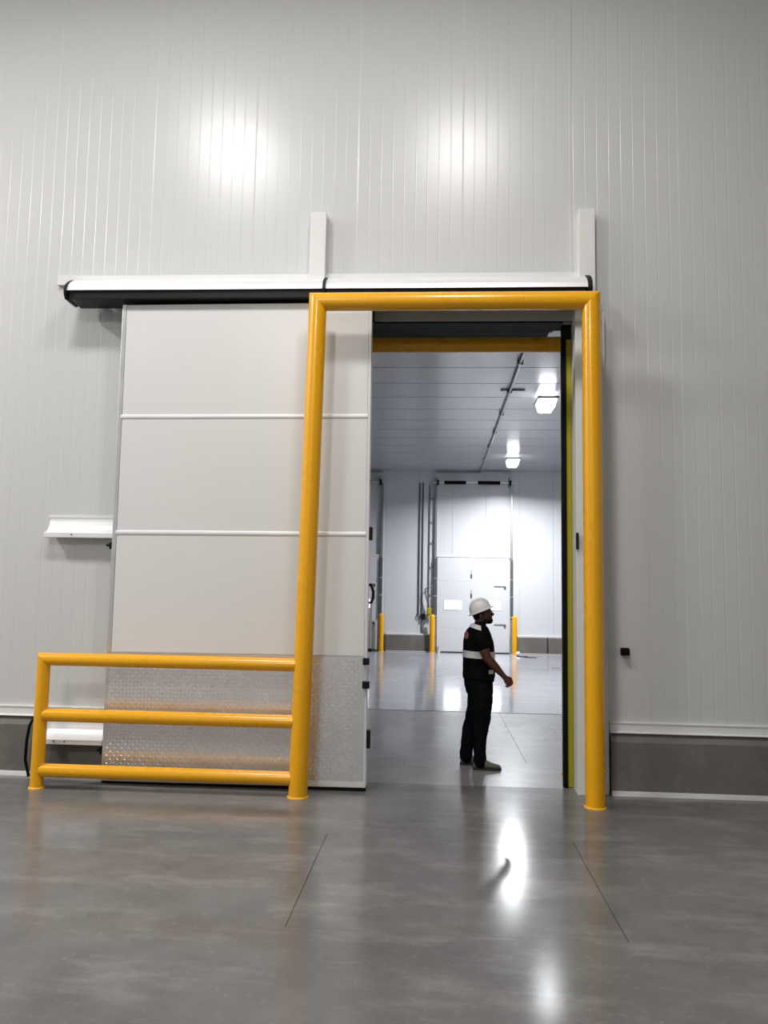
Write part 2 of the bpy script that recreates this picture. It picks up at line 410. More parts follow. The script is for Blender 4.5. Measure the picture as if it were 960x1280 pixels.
tr = obj('tread_pattern', bm, 'tread', kp); tr['kind'] = 'stuff'
# hardware on the leading edge
obj('edge_guide', bx(-0.600, -0.566, 7.30, 7.38, 2.235, 2.355, bev=0.006), 'blackm', sd)
obj('edge_guide', bx(-0.600, -0.562, 7.30, 7.38, 0.36, 0.52, bev=0.006), 'blackm', sd)
hb = obj('handle', tube(NB(), [(-0.574, 7.35, 1.24), (-0.574, 7.35, 1.70)], 0.011, 12), 'alu', sd, True)
obj('handle_lever', tube(NB(), [(-0.592, 7.35, 1.66), (-0.572, 7.35, 1.66), (-0.556, 7.35, 1.70), (-0.553, 7.35, 1.76), (-0.570, 7.35, 1.81), (-0.590, 7.35, 1.83)], 0.014, 10), 'blackm', hb, True)
obj('handle_foot', bx(-0.597, -0.560, 7.335, 7.365, 1.215, 1.245, bev=0.004), 'blackm', hb)
lb = obj('latch_block', bx(-0.632, -0.572, 7.225, 7.272, 1.105, 1.165, bev=0.005), 'blackm', sd)
obj('latch_block', bx(-0.634, -0.570, 7.225, 7.272, 0.895, 0.960, bev=0.005), 'blackm', sd)
obj('latch_rod', tube(NB(), [(-0.592, 7.25, 0.95), (-0.592, 7.25, 1.11)], 0.012, 10), 'alu', lb, True)
# guide rollers on the trailing edge
for z in (2.165, 0.268):
    r_ = obj('guide_roller', tube(NB(), [(-3.055, 7.384, z - 0.03), (-3.055, 7.384, z + 0.035)], 0.021, 14), 'black', sd, True)
    obj('roller_arm', tube(NB(), [(-2.99, 7.38, z + 0.01), (-3.10, 7.38, z + 0.008)], 0.014, 8), 'blackm', r_, True)
sd.rotation_euler.y = -0.0066   # hangs slightly out of plumb, as in the photo

# ---- overhead track with aluminium hoods
tk = thing('door_track', (-1.08, 7.5, 4.60), 'long overhead sliding door track with bright aluminium hood and black ends', 'door track')
hood = [(7.538, 4.862), (7.522, 4.862), (7.515, 4.815), (7.330, 4.755), (7.262, 4.715), (7.222, 4.686), (7.186, 4.640), (7.172, 4.592), (7.180, 4.592), (7.230, 4.670), (7.335, 4.742), (7.538, 4.800)]
for x0, x1 in ((-3.560, -1.083), (-1.062, 1.378)):
    obj('hood', prism_x(NB(), hood, x0, x1), 'hood', tk)
obj('wall_plate', bx(-3.82, 1.36, 7.500, 7.538, 4.775, 4.872, bev=0.003), 'trim', tk)
obj('track_channel', bx(-3.54, 1.36, 7.195, 7.46, 4.513, 4.60, bev=0.004), 'blackm', tk)
jcap = [(7.42, 4.70), (7.30, 4.742), (7.225, 4.694), (7.172, 4.64), (7.160, 4.585), (7.172, 4.545), (7.20, 4.513), (7.42, 4.513)]
obj('end_cap', prism_x(NB(), jcap, -3.582, -3.555), 'blackm', tk)
obj('joint_strap', prism_x(NB(), [(y - 0.004, z + 0.006) for y, z in jcap], -1.086, -1.058), 'blackm', tk)
obj('end_cap', prism_x(NB(), [(y - 0.004, z + 0.012) for y, z in jcap], 1.372, 1.412), 'blackm', tk)

# ---- wall guide rails left of the door
def guide_rail(x0, x1, z, label, holes, yo=0.0):
    t = thing('guide_rail', (x0 + 0.3, 7.5, z), label, 'guide rail')
    prof = [(7.540, z + 0.205), (7.530, z + 0.205), (7.526, z + 0.165), (7.515, z + 0.125), (7.490, z + 0.085), (7.455, z + 0.060), (7.420, z + 0.052), (7.412, z + 0.045), (7.412, z + 0.004), (7.420, z), (7.440, z + 0.002), (7.440, z + 0.03), (7.47, z + 0.045), (7.50, z + 0.07), (7.540, z + 0.11)]
    prof = [(y + yo, zz) for y, zz in prof]
    obj('rail', prism_x(NB(), prof, x0, x1), 'hood', t)
    obj('wall_flange', bx(x0 - 0.012, x1, 7.524 + yo, 7.541 + yo, z + 0.195, z + 0.225, bev=0.003), 'trim', t)
    for hx in holes: obj('bolt', tube(NB(), [(hx, 7.414 + yo, z + 0.03), (hx, 7.406 + yo, z + 0.03)], 0.008, 8), 'dsteel', t)
guide_rail(-3.755, -2.2, 2.232, 'short aluminium wall rail at mid height behind the sliding door', (-3.48,))
guide_rail(-3.640, -3.045, 0.312, 'low aluminium wall rail just above the concrete kerb behind the yellow railing', (-3.50, -3.40), -0.075)
hp = [at(36, 968, 7.36), at(31.5, 950, 7.36), at(33.5, 925, 7.36), at(37, 907, 7.36), at(43, 896, 7.38), at(52, 891, 7.42), at(60, 893, 7.46)]
hp[0].z = 0.012
tag(obj('flexible_hose', tube(NB(), hp, 0.014, 10), 'black', None, True), 'thin black hose bending down to the floor behind the railing post', 'hose')

# ================================================================== YELLOW PORTAL + RAILING
R1, R2 = 0.0825, 0.0575
def portal(name, py, xl_b, xl_t, xr, ztop, label, rail):
    t = thing(name, ((xl_b + xr) / 2, py, 0), label, 'guard rail')
    zc = ztop - R1
    A0, A1, B1, B0 = Vector((xl_b, py, 0)), Vector((xl_t, py, zc)), Vector((xr, py, zc)), Vector((xr, py, 0))
    pl = obj('post', cut_tube(NB(), A0, A1, R1, (0, 0, 1), (1, 0, 1)), 'yellow', t, True)
    obj('crossbar', cut_tube(NB(), A1, B1, R1, (1, 0, 1), (1, 0, -1)), 'yellow', t, True)
    pr = obj('post', cut_tube(NB(), B0, B1, R1, (0, 0, 1), (-1, 0, 1)), 'yellow', t, True)
    for q, c in ((pl, A0), (pr, B0)):
        obj('base_ring', lathe(NB(), (c.x, c.y, 0), [(R1 + 0.012, 0), (R1 + 0.011, 0.008), (R1 + 0.003, 0.016)], 28), 'yellow_base', q)
    if rail:
        xp = -3.470; zt, zm, zb = 1.119, 0.632, 0.155
        rp = obj('rail_post', cut_tube(NB(), (xp, py, 0), (xp, py, zt), R2, (0, 0, 1), (1, 0, 1), 28), 'yellow', t, True)
        obj('base_ring', lathe(NB(), (xp, py, 0), [(R2 + 0.012, 0), (R2 + 0.011, 0.008), (R2 + 0.003, 0.016)], 28), 'yellow_base', rp)
        obj('rail', cut_tube(NB(), (xp, py, zt), (xl_b - 0.055 + 0.012, py, zt), R2, (1, 0, 1), None, 28), 'yellow', t, True)
        for z in (zm, zb): obj('rail', cut_tube(NB(), (xp + 0.03, py, z), (xl_b - 0.055, py, z), R2, None, None, 28), 'yellow', t, True)
    return t
portal('portal_guard', 7.0, -1.154, -1.098, 1.364, 4.478, 'yellow tubular portal guard with three-rail fence in front of the white sliding door', True)
portal('portal_guard', 8.27, -1.12, -1.12, 1.372, 4.478, 'second yellow portal guard seen through the doorway, behind the wall', False)

# ================================================================== DOORWAY ROLL DOOR FRAME
rf = thing('roll_door_frame', (1.26, 7.70, 0), 'black and lime side guide with black head beam inside the doorway', 'door frame')
obj('black_seal', bx(1.208, 1.247, 7.655, 7.735, 0, 4.3995, bev=0.004), 'black', rf)
obj('lime_guide', bx(1.247, 1.2985, 7.675, 7.735, 0.005, 4.26, bev=0.006), 'lime', rf)
obj('guide_bracket', bx(1.247, 1.2985, 7.66, 7.735, 4.26, 4.399), 'black', rf)
obj('head_beam', bx(-1.095, 1.208, 7.56, 7.735, 4.386, 4.3995), 'black', rf)
obj('head_beam', bx(-1.15, 1.26, 7.741, 7.80, 4.386, 4.56), 'black', rf)
rh = obj('roller_housing', bx(-1.0, 1.115, 7.80, 8.0, 4.385, 4.60, bev=0.01), 'black', rf)
obj('motor', bx(1.115, 1.165, 7.80, 7.98, 4.425, 4.58, bev=0.008), 'blackm', rh)

# small wall items on the right
cs = obj('door_stop', NB() if False else bx(1.703, 1.778, 7.47, 7.539, 1.232, 1.300, bev=0.010), 'black')
tag(cs, 'small black rubber stop on the white wall right of the portal', 'door stop')

# ================================================================== DOCK ROOM THINGS
def dock_door(dx, label):
    X = lambda v: v + dx
    t = thing('dock_door', (X(1.18), DY1 - 0.05, 0), label, 'door', 'dock doors in the far wall')
    zs = [0.03, 0.75, 1.47, 2.19, 2.92]
    for a, b in zip(zs, zs[1:]):
        obj('door_section', bx(X(0.07), X(2.29), DY1 - 0.06, DY1 - 0.004, a + 0.001, b - 0.001, bev=0.003), 'panel_far', t)
    obj('bottom_seal', bx(X(0.07), X(2.29), DY1 - 0.065, DY1, 0, 0.03), 'black', t)
    obj('top_ledge', bx(X(0.04), X(2.32), DY1 - 0.075, DY1 - 0.004, 2.922, 2.97, bev=0.008), 'trim', t)
    for x0 in (0.285, 1.50):
        wn = obj('window', bx(X(x0), X(x0 + 0.545), DY1 - 0.072, DY1 - 0.055, 1.30, 1.60, bev=0.004), 'trim', t)
        obj('pane', bx(X(x0 + 0.02), X(x0 + 0.525), DY1 - 0.076, DY1 - 0.070, 1.32, 1.58), 'window', wn)
    for z in (2.35, 1.74):
        lk = obj('lock', bx(X(1.095), X(1.145), DY1 - 0.085, DY1 - 0.055, z - 0.06, z + 0.06, bev=0.008), 'dsteel', t)
        obj('pull_cord', tube(NB(), [(X(1.12), DY1 - 0.09, z + 0.06), (X(1.12), DY1 - 0.09, z + 0.2)], 0.006, 6), 'steel', lk)
    for z in (2.05, 0.88):
        sb = obj('slide_bolt', tube(NB(), [(X(1.82), DY1 - 0.075, z), (X(2.17), DY1 - 0.075, z)], 0.013, 8), 'dsteel', t, True)
        obj('bolt_end', bx(X(2.12), X(2.18), DY1 - 0.09, DY1 - 0.055, z - 0.07, z - 0.005), 'dsteel', sb)
    # lift tracks running up to the shaft
    for x0, x1 in ((-0.03, 0.045), (2.315, 2.39)):
        tk_ = obj('lift_track', bx(X(x0), X(x1), DY1 - 0.10, DY1 - 0.004, 0.0, 5.20, bev=0.006), 'steel', t)
        obj('track_guard', bx(X(x0 - 0.006), X(x1 + 0.006), DY1 - 0.125, DY1 - 0.10, 1.05, 2.87, bev=0.006), 'dsteel', tk_)
        for z in (1.10, 1.72, 2.26):
            obj('guard_bolt_plate', bx(X(x0 - 0.01), X(x1 + 0.012), DY1 - 0.135, DY1 - 0.12, z - 0.02, z + 0.02), 'alu', tk_)
    sh = obj('shaft', tube(NB(), [(X(-0.08), DY1 - 0.16, 5.25), (X(2.44), DY1 - 0.16, 5.25)], 0.016, 10), 'alu', t, True)
    for x0, x1 in ((0.25, 0.93), (1.30, 1.99)):
        bm = NB(); n = 26
        pts = [(X(x0 + (x1 - x0) * i / n), DY1 - 0.16, 5.25) for i in range(n + 1)]
        tube(bm, pts, [0.062 if i % 2 else 0.050 for i in range(n + 1)], 12)
        obj('spring', bm, 'black', sh, True)
    for x0 in (0.06, 2.30):
        obj('cable_drum', tube(NB(), [(X(x0 - 0.03), DY1 - 0.16, 5.25), (X(x0 + 0.03), DY1 - 0.16, 5.25)], 0.085, 16), 'blackm', sh, True)
        obj('bearing_plate', bx(X(x0 - 0.05), X(x0 - 0.035), DY1 - 0.24, DY1 - 0.002, 5.13, 5.42, bev=0.003), 'dsteel', sh)
    obj('head_angle', bx(X(-0.01), X(2.34), DY1 - 0.05, DY1 - 0.002, 5.565, 5.60), 'steel', t)
    # ladder-like bracket rail beside the left track
    obj('side_angle', bx(X(-0.20), X(-0.175), DY1 - 0.05, DY1 - 0.002, 0.9, 5.18), 'dsteel', t)
    for z in (1.75, 2.6, 3.35, 4.0, 4.75):
        obj('track_rung', bx(X(-0.176), X(-0.03), DY1 - 0.045, DY1 - 0.02, z - 0.02, z + 0.02), 'steel', t)
    return t
dock_door(0.0, 'white dock door with two lit windows right behind the worker')
dock_door(-4.03, 'white dock door at the far wall, mostly hidden by the sliding door edge')

def bollard(name, x, y, label):
    t = thing(name, (x, y, 0), label, 'bollard', 'bollards by the dock doors')
    obj('sleeve', lathe(NB(), (x, y, 0), [(0.075, 0.0), (0.075, 1.09), (0.068, 1.125), (0.045, 1.148), (0.012, 1.156)], 20), 'yellow', t, True)
    obj('base_collar', lathe(NB(), (x, y, 0), [(0.10, 0.0), (0.10, 0.015), (0.078, 0.022)], 20), 'yellow_base', t)
bollard('bollard', -0.07, 24.62, 'yellow bollard between the conduits and the dock door with lit windows')
bollard('bollard', 2.42, 24.55, 'yellow bollard at the slide-bolt side of the dock door with lit windows')
bollard('bollard', -1.63, 24.62, 'yellow bollard beside the mostly hidden dock door')

# conduits and controls on the far wall
c1 = thing('conduit', (-0.50, DY1 - 0.04, 1.0), 'thin grey wall conduit ending in a hook above the far kerb', 'conduit')
obj('pipe', tube(NB(), [(-0.50, DY1 - 0.03, 5.25), (-0.50, DY1 - 0.03, 1.15)], 0.022, 10), 'dsteel', c1, True)
obj('end_hook', tube(NB(), [(-0.50 + 0.06 * math.cos(a), DY1 - 0.035, 1.09 + 0.07 * math.sin(a)) for a in [PI * 2 * i / 12 for i in range(13)]], 0.014, 6), 'dsteel', c1, True)
c2 = thing('conduit', (-0.39, DY1 - 0.04, 0.56), 'thin grey wall conduit running down to the kerb with a black switch box', 'conduit')
obj('pipe', tube(NB(), [(-0.395, DY1 - 0.03, 5.25), (-0.395, DY1 - 0.03, 0.565)], 0.020, 10), 'dsteel', c2, True)
sw = obj('switch_box', bx(-0.418, -0.29, DY1 - 0.10, DY1 - 0.01, 0.98, 1.17, bev=0.01), 'blackm', c2)
obj('notice_plate', bx(-0.36, -0.27, DY1 - 0.02, DY1 - 0.005, 1.22, 1.52, bev=0.003), 'paper', c2)
pc = thing('pendant_control', (-0.17, DY1 - 0.16, 1.1), 'yellow pendant hanging on a looped grey cord above a bollard', 'pendant control')
obj('cord', tube(NB(), [(-0.09, DY1 - 0.11, 2.02), (-0.20, DY1 - 0.14, 2.0), (-0.29, DY1 - 0.16, 1.93), (-0.30, DY1 - 0.16, 1.80), (-0.25, DY1 - 0.16, 1.62), (-0.19, DY1 - 0.16, 1.45), (-0.17, DY1 - 0.16, 1.34)], 0.018, 8), 'dsteel', pc, True)
obj('body', bx(-0.235, -0.105, DY1 - 0.20, DY1 - 0.12, 1.13, 1.36, bev=0.03), 'lime', pc)
obj('tail', tube(NB(), [(-0.20, DY1 - 0.16, 1.14), (-0.21, DY1 - 0.16, 0.98)], 0.02, 8), 'lime', pc)

# ceiling conduit
cc = thing('ceiling_conduit', (1.37, 18, DTOP), 'long grey conduit under the dock room ceiling running away from the doorway', 'conduit')
obj('pipe', tube(NB(), [(1.36, 8.6, DTOP - 0.045), (1.385, 24.86, DTOP - 0.045)], 0.024, 10), 'steel', cc, True)
for i in range(9): obj('clamp', bx(1.32, 1.42, 9.2 + 1.9 * i, 9.24 + 1.9 * i, DTOP - 0.075, DTOP + 0.002, bev=0.004), 'steel', cc)
obj('crossarm', bx(1.20, 1.66, 14.9, 14.93, DTOP - 0.03, DTOP + 0.001), 'steel', cc)

# lamps
def lamp(x, y, z, ztop, watts, label, group, lens, size, colour, spread=PI):
    t = thing('high_bay_light', (x, y, z), label, 'light', group)
    sx, sy = size
    fr = NB()
    hz = z + 0.16
    obj('housing', bx(x - sx / 2 - 0.02, x + sx / 2 + 0.02, y - sy / 2 - 0.02, y + sy / 2 + 0.02, hz, hz + 0.045, bev=0.006), 'housing', t)
    # sloping diffuser below, low dome above
    loft(fr, [[(x + sa * (sx / 2 - i), y + sb * (sy / 2 - i), zz) for sa, sb in ((-1, -1), (1, -1), (1, 1), (-1, 1))] for i, zz in ((0.015, hz), (0.05, z + 0.02), (0.08, z))])
    obj('diffuser', fr, lens, t)
    up = NB()
    loft(up, [[(x + sa * (sx / 2 - i), y + sb * (sy / 2 - i), zz) for sa, sb in ((-1, -1), (1, -1), (1, 1), (-1, 1))] for i, zz in ((0.03, hz + 0.045), (0.09, hz + 0.09))])
    obj('top_diffuser', up, 'lens_up' if lens == 'lens_dock' else 'housing', t)
    for s in (-1, 1): obj('hanger', tube(NB(), [(x, y + s * sy * 0.3, hz + 0.03), (x, y + s * sy * 0.3, ztop)], 0.008, 6), 'steel', t)
    ld = bpy.data.lights.new('lamp_light', 'AREA'); ld.shape = 'RECTANGLE'; ld.size = sx * 0.85; ld.size_y = sy * 0.85
    ld.energy = watts; ld.color = colour; ld.spread = spread
    lo = link(bpy.data.objects.new('lamp_light', ld)); lo.parent = t; lo.location = (0, 0, -0.01)
    return t
where = ['above the sliding door side of the hall', 'above the doorway side of the hall', 'over the far left of the hall', 'over the back of the hall, unseen and added as fill']
for (x, y, z, e), s in zip(HALL_LAMPS, where):
    lamp(x, y, z, HTOP, e, 'high-bay ceiling lamp hanging ' + s, 'hall ceiling lamps', 'lens', (1.0, 0.9), (1.0, 0.985, 0.96))
where = ['glowing ceiling lamp of the dock room nearer the doorway', 'glowing ceiling lamp of the dock room in front of the dock door']
for (x, y, z, e, sp), s in zip(DOCK_LAMPS, where):
    lamp(x, y, z, DTOP, e, s, 'dock room ceiling lamps', 'lens_dock', (0.36, 0.62), (0.93, 0.965, 1.0), math.radians(sp))

# litter on the dock floor
bm = NB(); box(bm, 2.40, 2.74, 23.75, 23.80, 0.001, 0.02, bev=0.004)
bmesh.ops.rotate(bm, verts=bm.verts[:], cent=(2.57, 23.77, 0), matrix=Matrix.Rotation(-0.5, 3, 'Z'))
tag(obj('wood_offcut', bm, 'black'), 'dark thin offcut lying on the dock floor', 'offcut')
bm = NB(); box(bm, 2.58, 2.95, 23.50, 23.54, 0.001, 0.018, bev=0.004)
bmesh.ops.rotate(bm, verts=bm.verts[:], cent=(2.7, 23.5, 0), matrix=Matrix.Rotation(-0.25, 3, 'Z'))
tag(obj('metal_strip', bm, 'blackm'), 'dark metal strip lying on the dock floor in front of the offcut', 'metal strip')
bm = NB(); bmesh.ops.create_icosphere(bm, subdivisions=2, radius=0.07, matrix=Matrix.Translation((2.50, 24.30, 0.055)))
for v in bm.verts:
    v.co += Vector((random.uniform(-1, 1), random.uniform(-1, 1), random.uniform(-1, 1))) * 0.014; v.co.z = max(0.001, v.co.z)
tag(obj('crumpled_paper', bm, 'paper'), 'crumpled pale paper ball on the floor at the foot of a bollard', 'paper')
tag(obj('paper_cup', lathe(NB(), (0.13, 24.62, 0.0), [(0.05, 0.001), (0.065, 0.19), (0.070, 0.20), (0.060, 0.198)], 16), 'paper', None, True), 'white paper cup on the floor in front of the dock door', 'cup')
dp = thing('floor_drain', (3.02, 20.31, 0), 'small dark floor drain plate in the dock room', 'drain')
obj('plate', bx(2.93, 3.11, 20.22, 20.40, 0.0005, 0.006, bev=0.002), 'dsteel', dp)
obj('grate', bx(2.96, 3.08, 20.25, 20.37, 0.006, 0.010), 'steel', dp)

# ================================================================== WORKER
MY = 8.45
def mp(px, py, dy=0.0): return at(px, py, MY + dy)
man = thing('person', (0.48, MY, 0), 'worker in black vest and white hard hat standing beyond the doorway, facing the lime guide', 'person')

def ring(px0, px1, py, b, dy=0.0, grow=0.0, n=28, pw=2.4, slope=0.0):
    A, B = mp(px0, py, dy), mp(px1, py, dy)
    cx, a, z = (A.x + B.x) / 2, (B.x - A.x) / 2 + grow, (A.z + B.z) / 2
    out = []
    for k in range(n):
        t = 2 * PI * k / n; c, s = math.cos(t), math.sin(t)
        ex = math.copysign(abs(c) ** (2 / pw), c); ey = math.copysign(abs(s) ** (2 / pw), s)
        out.append(Vector((cx + a * ex, MY + dy + (b + grow) * ey, z + slope * a * ex)))
    return out
TORSO = [(776, 594.5, 607.5, 0.060), (780, 591.5, 608, 0.085), (783, 588, 609, 0.125), (787, 584.2, 611, 0.172), (792, 581.3, 613.2, 0.192),
         (800, 579.6, 616, 0.196), (808, 579.3, 617, 0.190), (817, 579.4, 617.6, 0.182), (826, 579.3, 618, 0.176), (835, 579.1, 618.2, 0.174), (843, 578.8, 618.2, 0.178), (848, 578.6, 617.8, 0.180)]
def limb(bm, pts, seg=14):
    P_ = [p for p, r in pts]; R_ = [r for p, r in pts]
    tube(bm, P_, R_, seg)
    ball(bm, P_[0], R_[0], seg=14); ball(bm, P_[-1], R_[-1], seg=14)

# --- body (skin): head, neck, trunk core, arms and hands as one surface
bm = NB()
loft(bm, [ring(a, b, y, w, 0, -0.018) for y, a, b, w in TORSO])
tube(bm, [mp(599.5, 786), mp(600.5, 777), mp(602.5, 769)], [0.066, 0.057, 0.055], 18)
ball(bm, mp(602.4, 762.2), 0.098, 0.076, 0.092, 24)
ball(bm, mp(606.2, 768.5), 0.074, 0.064, 0.086, 22)
ball(bm, mp(609.8, 775.2), 0.046, 0.046, 0.040, 18)
ball(bm, mp(613.2, 777.4), 0.020, 0.026, 0.020, 12)                     # chin
tube(bm, [mp(613.2, 763.5), mp(615.2, 766.6), mp(617.0, 768.6)], [0.010, 0.012, 0.014], 10)   # nose
ball(bm, mp(616.0, 768.8), 0.012, 0.020, 0.010, 10)
ball(bm, mp(614.2, 772.0), 0.014, 0.026, 0.0075, 12); ball(bm, mp(613.9, 774.0), 0.014, 0.023, 0.0085, 12)  # lips
ball(bm, mp(612.3, 763.0), 0.016, 0.052, 0.010, 12)                      # brow
for s in (-1, 1):
    ball(bm, mp(610.2, 769.5, s * 0.038), 0.022, 0.022, 0.022, 12)       # cheeks
    e = mp(601.2, 769.4, s * 0.069)
    ball(bm, e, 0.019, 0.010, 0.033, 12, Matrix.Rotation(0.25, 3, 'Y')); ball(bm, e + Vector((0.002, 0.004 * s, -0.026)), 0.010, 0.009, 0.012, 8)
SH = {-1: -0.215, 1: 0.205}
elb, wr = mp(608.8, 822.5, -0.255), mp(631.0, 846.6, -0.245)
limb(bm, [(mp(597.5, 790, SH[-1] + 0.03), 0.066), (mp(601, 800, -0.235), 0.060), (mp(606, 814, -0.25), 0.052), (elb, 0.046), (elb.lerp(wr, 0.25), 0.047), (elb.lerp(wr, 0.55), 0.040), (elb.lerp(wr, 0.85), 0.029), (wr, 0.027)])
el2, wr2 = mp(596, 826, 0.25), mp(604, 850, 0.235)
limb(bm, [(mp(597.5, 790, SH[1] - 0.03), 0.066), (mp(597, 802, 0.235), 0.058), (el2, 0.044), (el2.lerp(wr2, 0.3), 0.045), (wr2, 0.027)])
def hand(bm, w, d, back, side, curl):
    """palm from wrist w along d; fingers curl towards -back; thumb on +side"""
    d, back, side = d.normalized(), back.normalized(), side.normalized()
    L = 0.085
    loft(bm, [[w + d * t + side * (math.cos(q) * ww) + back * (math.sin(q) * th) for q in [2 * PI * i / 14 for i in range(14)]] for t, ww, th in ((-0.01, 0.026, 0.022), (0.02, 0.033, 0.020), (0.05, 0.041, 0.018), (L, 0.042, 0.015), (L + 0.01, 0.036, 0.009))])
    for k, (off, ln) in enumerate(((0.031, 0.074), (0.0105, 0.082), (-0.0105, 0.077), (-0.031, 0.060))):
        p = w + d * (L - 0.008) + side * off; pts = [(p, 0.0105)]; ang = 0.15 + 0.06 * k
        for seg_, f in enumerate((0.45, 0.32, 0.25)):
            ang += curl * (0.75, 1.0, 0.7)[seg_]
            p = p + (d * math.cos(ang) - back * math.sin(ang)) * (ln * f); pts.append((p, (0.0095, 0.0088, 0.0078)[seg_]))
        limb(bm, pts, 10)
    b0 = w + d * 0.022 + side * 0.026
    limb(bm, [(b0, 0.014), (b0 + d * 0.03 + side * 0.022 - back * 0.012, 0.0125), (b0 + d * 0.055 + side * 0.022 - back * 0.03, 0.0105), (b0 + d * 0.072 + side * 0.012 - back * 0.042, 0.009)], 10)
d1 = (wr - elb).normalized()
# right hand: thumb side forward, back of the hand towards the camera
hand(bm, wr, (d1 + Vector((0.05, 0, -0.15))), Vector((0.35, -1, 0.25)), Vector((0.75, 0.35, 0.6)), 0.80)
hand(bm, wr2, Vector((0.2, -0.1, -1)), Vector((0.2, 1, 0)), Vector((1, -0.2, 0.2)), 0.7)
body = obj('body', remeshed(bm, 0.0055, 3), 'skin', man, True)
for s in (-1, 1):
    obj('eye', ball(NB(), mp(612.6, 765.6, s * 0.030), 0.009, 0.011, 0.007, 10), 'eye', body, True)
    obj('iris', ball(NB(), mp(613.3, 765.6, s * 0.030), 0.005, 0.005, 0.005, 8), 'hair', body, True)
# --- hair: short, below the hat at the nape and in front of the ears
bm = NB()
ball(bm, mp(600.2, 763.5), 0.104, 0.081, 0.088, 24)
ball(bm, mp(597.2, 770), 0.050, 0.064, 0.055, 18)
for v in list(bm.verts):
    if v.co.x > mp(606, 765).x: bm.verts.remove(v)
obj('hair', bm, 'hair', man, True)
# beard shadow along the jaw
bm = NB(); ball(bm, mp(610.6, 775.6), 0.047, 0.048, 0.036, 18); ball(bm, mp(606.2, 774.0), 0.040, 0.058, 0.030, 16)
for v in list(bm.verts):
    if v.co.z > mp(610, 773.2).z: bm.verts.remove(v)
obj('beard', bm, 'hair', man, True)

# --- T-shirt with short sleeves
bm = NB()
loft(bm, [ring(a, b, y, w, 0, -0.006) for y, a, b, w in TORSO])
limb(bm, [(mp(597.5, 791, SH[-1] + 0.035), 0.076), (mp(600.5, 799, -0.225), 0.076), (mp(603.5, 806.5, -0.24), 0.073)])
limb(bm, [(mp(597.5, 791, SH[1] - 0.035), 0.076), (mp(597, 800, 0.225), 0.074), (mp(596.5, 808, 0.235), 0.070)])
obj('shirt', remeshed(bm, 0.008, 5), 'shirt', man, True)
# --- vest
bm = NB()
loft(bm, [ring(a, b, y, w, 0, 0.004) for y, a, b, w in TORSO[2:]])
box(bm, mp(609, 845).x, mp(616.5, 845).x, MY - 0.19, MY - 0.10, mp(612, 851).z, mp(612, 843).z, bev=0.02)
vest_bm = remeshed(bm, 0.009, 3)
for v in vest_bm.verts:
    nz_ = noise.noise(v.co * 9) * 0.006 + noise.noise(v.co * 22) * 0.003
    v.co += v.normal * nz_ if v.normal.length else Vector()
vest_bm.normal_update()
def patch(src, pred, off):
    """a strip of cloth lying on src where pred(point, normal) holds"""
    out = src.copy()
    kill = [f for f in out.faces if not pred(f.calc_center_median(), f.normal)]
    bmesh.ops.delete(out, geom=kill, context='FACES')
    out.normal_update()
    for v in out.verts: v.co += v.normal * off
    r = bmesh.ops.extrude_face_region(out, geom=out.faces[:])
    for v in [q for q in r['geom'] if isinstance(q, bmesh.types.BMVert)]: v.co += v.normal * 0.002
    return out
def pix(c):
    d = c - Vector((0, 0, CAM_H)); k = d.dot(FW)
    return 480 + F_PX * d.dot(RT) / k, 640 - F_PX * d.dot(UP) / k
vest_bm.faces.ensure_lookup_table()
z0, z1 = mp(590, 821).z, mp(590, 812.4).z
fine = vest_bm.copy(); bmesh.ops.subdivide_edges(fine, edges=fine.edges[:], cuts=1, use_grid_fill=True); fine.normal_update()
waist = patch(fine, lambda c, n: z0 - 0.03 * (c.x - 0.33) < c.z < z1 - 0.03 * (c.x - 0.33), 0.003)
def on_shoulder(c, n):
    # band over each shoulder, the far one mirrored about the worker's own middle plane
    x, y = pix(Vector((c.x, MY - abs(c.y - MY), c.z))); t = (x - 586) / 14
    return abs(c.y - MY) > 0.04 and n.z > -0.35 and 584.5 < x < 601.0 and abs(y - (780.8 + 5.0 * t)) < 2.7
un = NB()
loft(un, [ring(a, b, y, w_, 0, 0.004) for y, a, b, w_ in TORSO[1:]])
for q in (-1, 1): limb(un, [(mp(597.5, 791, SH[q] - q * 0.035), 0.076), (mp(600, 799, q * 0.225), 0.075)])
un = remeshed(un, 0.006, 4); un.normal_update()
strap = [patch(un, lambda c, n, q=q: on_shoulder(c, n) and (c.y - MY) * q > 0, 0.007) for q in (-1, 1)]
un.free()
def on_emblem(c, n):
    x, y = pix(c); return c.y < MY and ((x - 583.4) / 2.6) ** 2 + ((y - 794) / 4.6) ** 2 < 1
emb = patch(fine, on_emblem, 0.003)
def on_tag(c, n):
    x, y = pix(c); return c.y < MY and 610.8 < x < 616.2 and 837.5 < y < 842.6
tg = patch(fine, on_tag, 0.004)
fine.free()
vest = obj('vest', vest_bm, 'vest', man, True)
obj('reflective_waist_band', waist, 'reflective', vest, True)
for sb in strap: obj('reflective_shoulder_band', sb, 'reflective', vest, True)
obj('back_emblem', emb, 'emblem', vest, True)
obj('hip_badge', tg, 'reflective', vest, True)

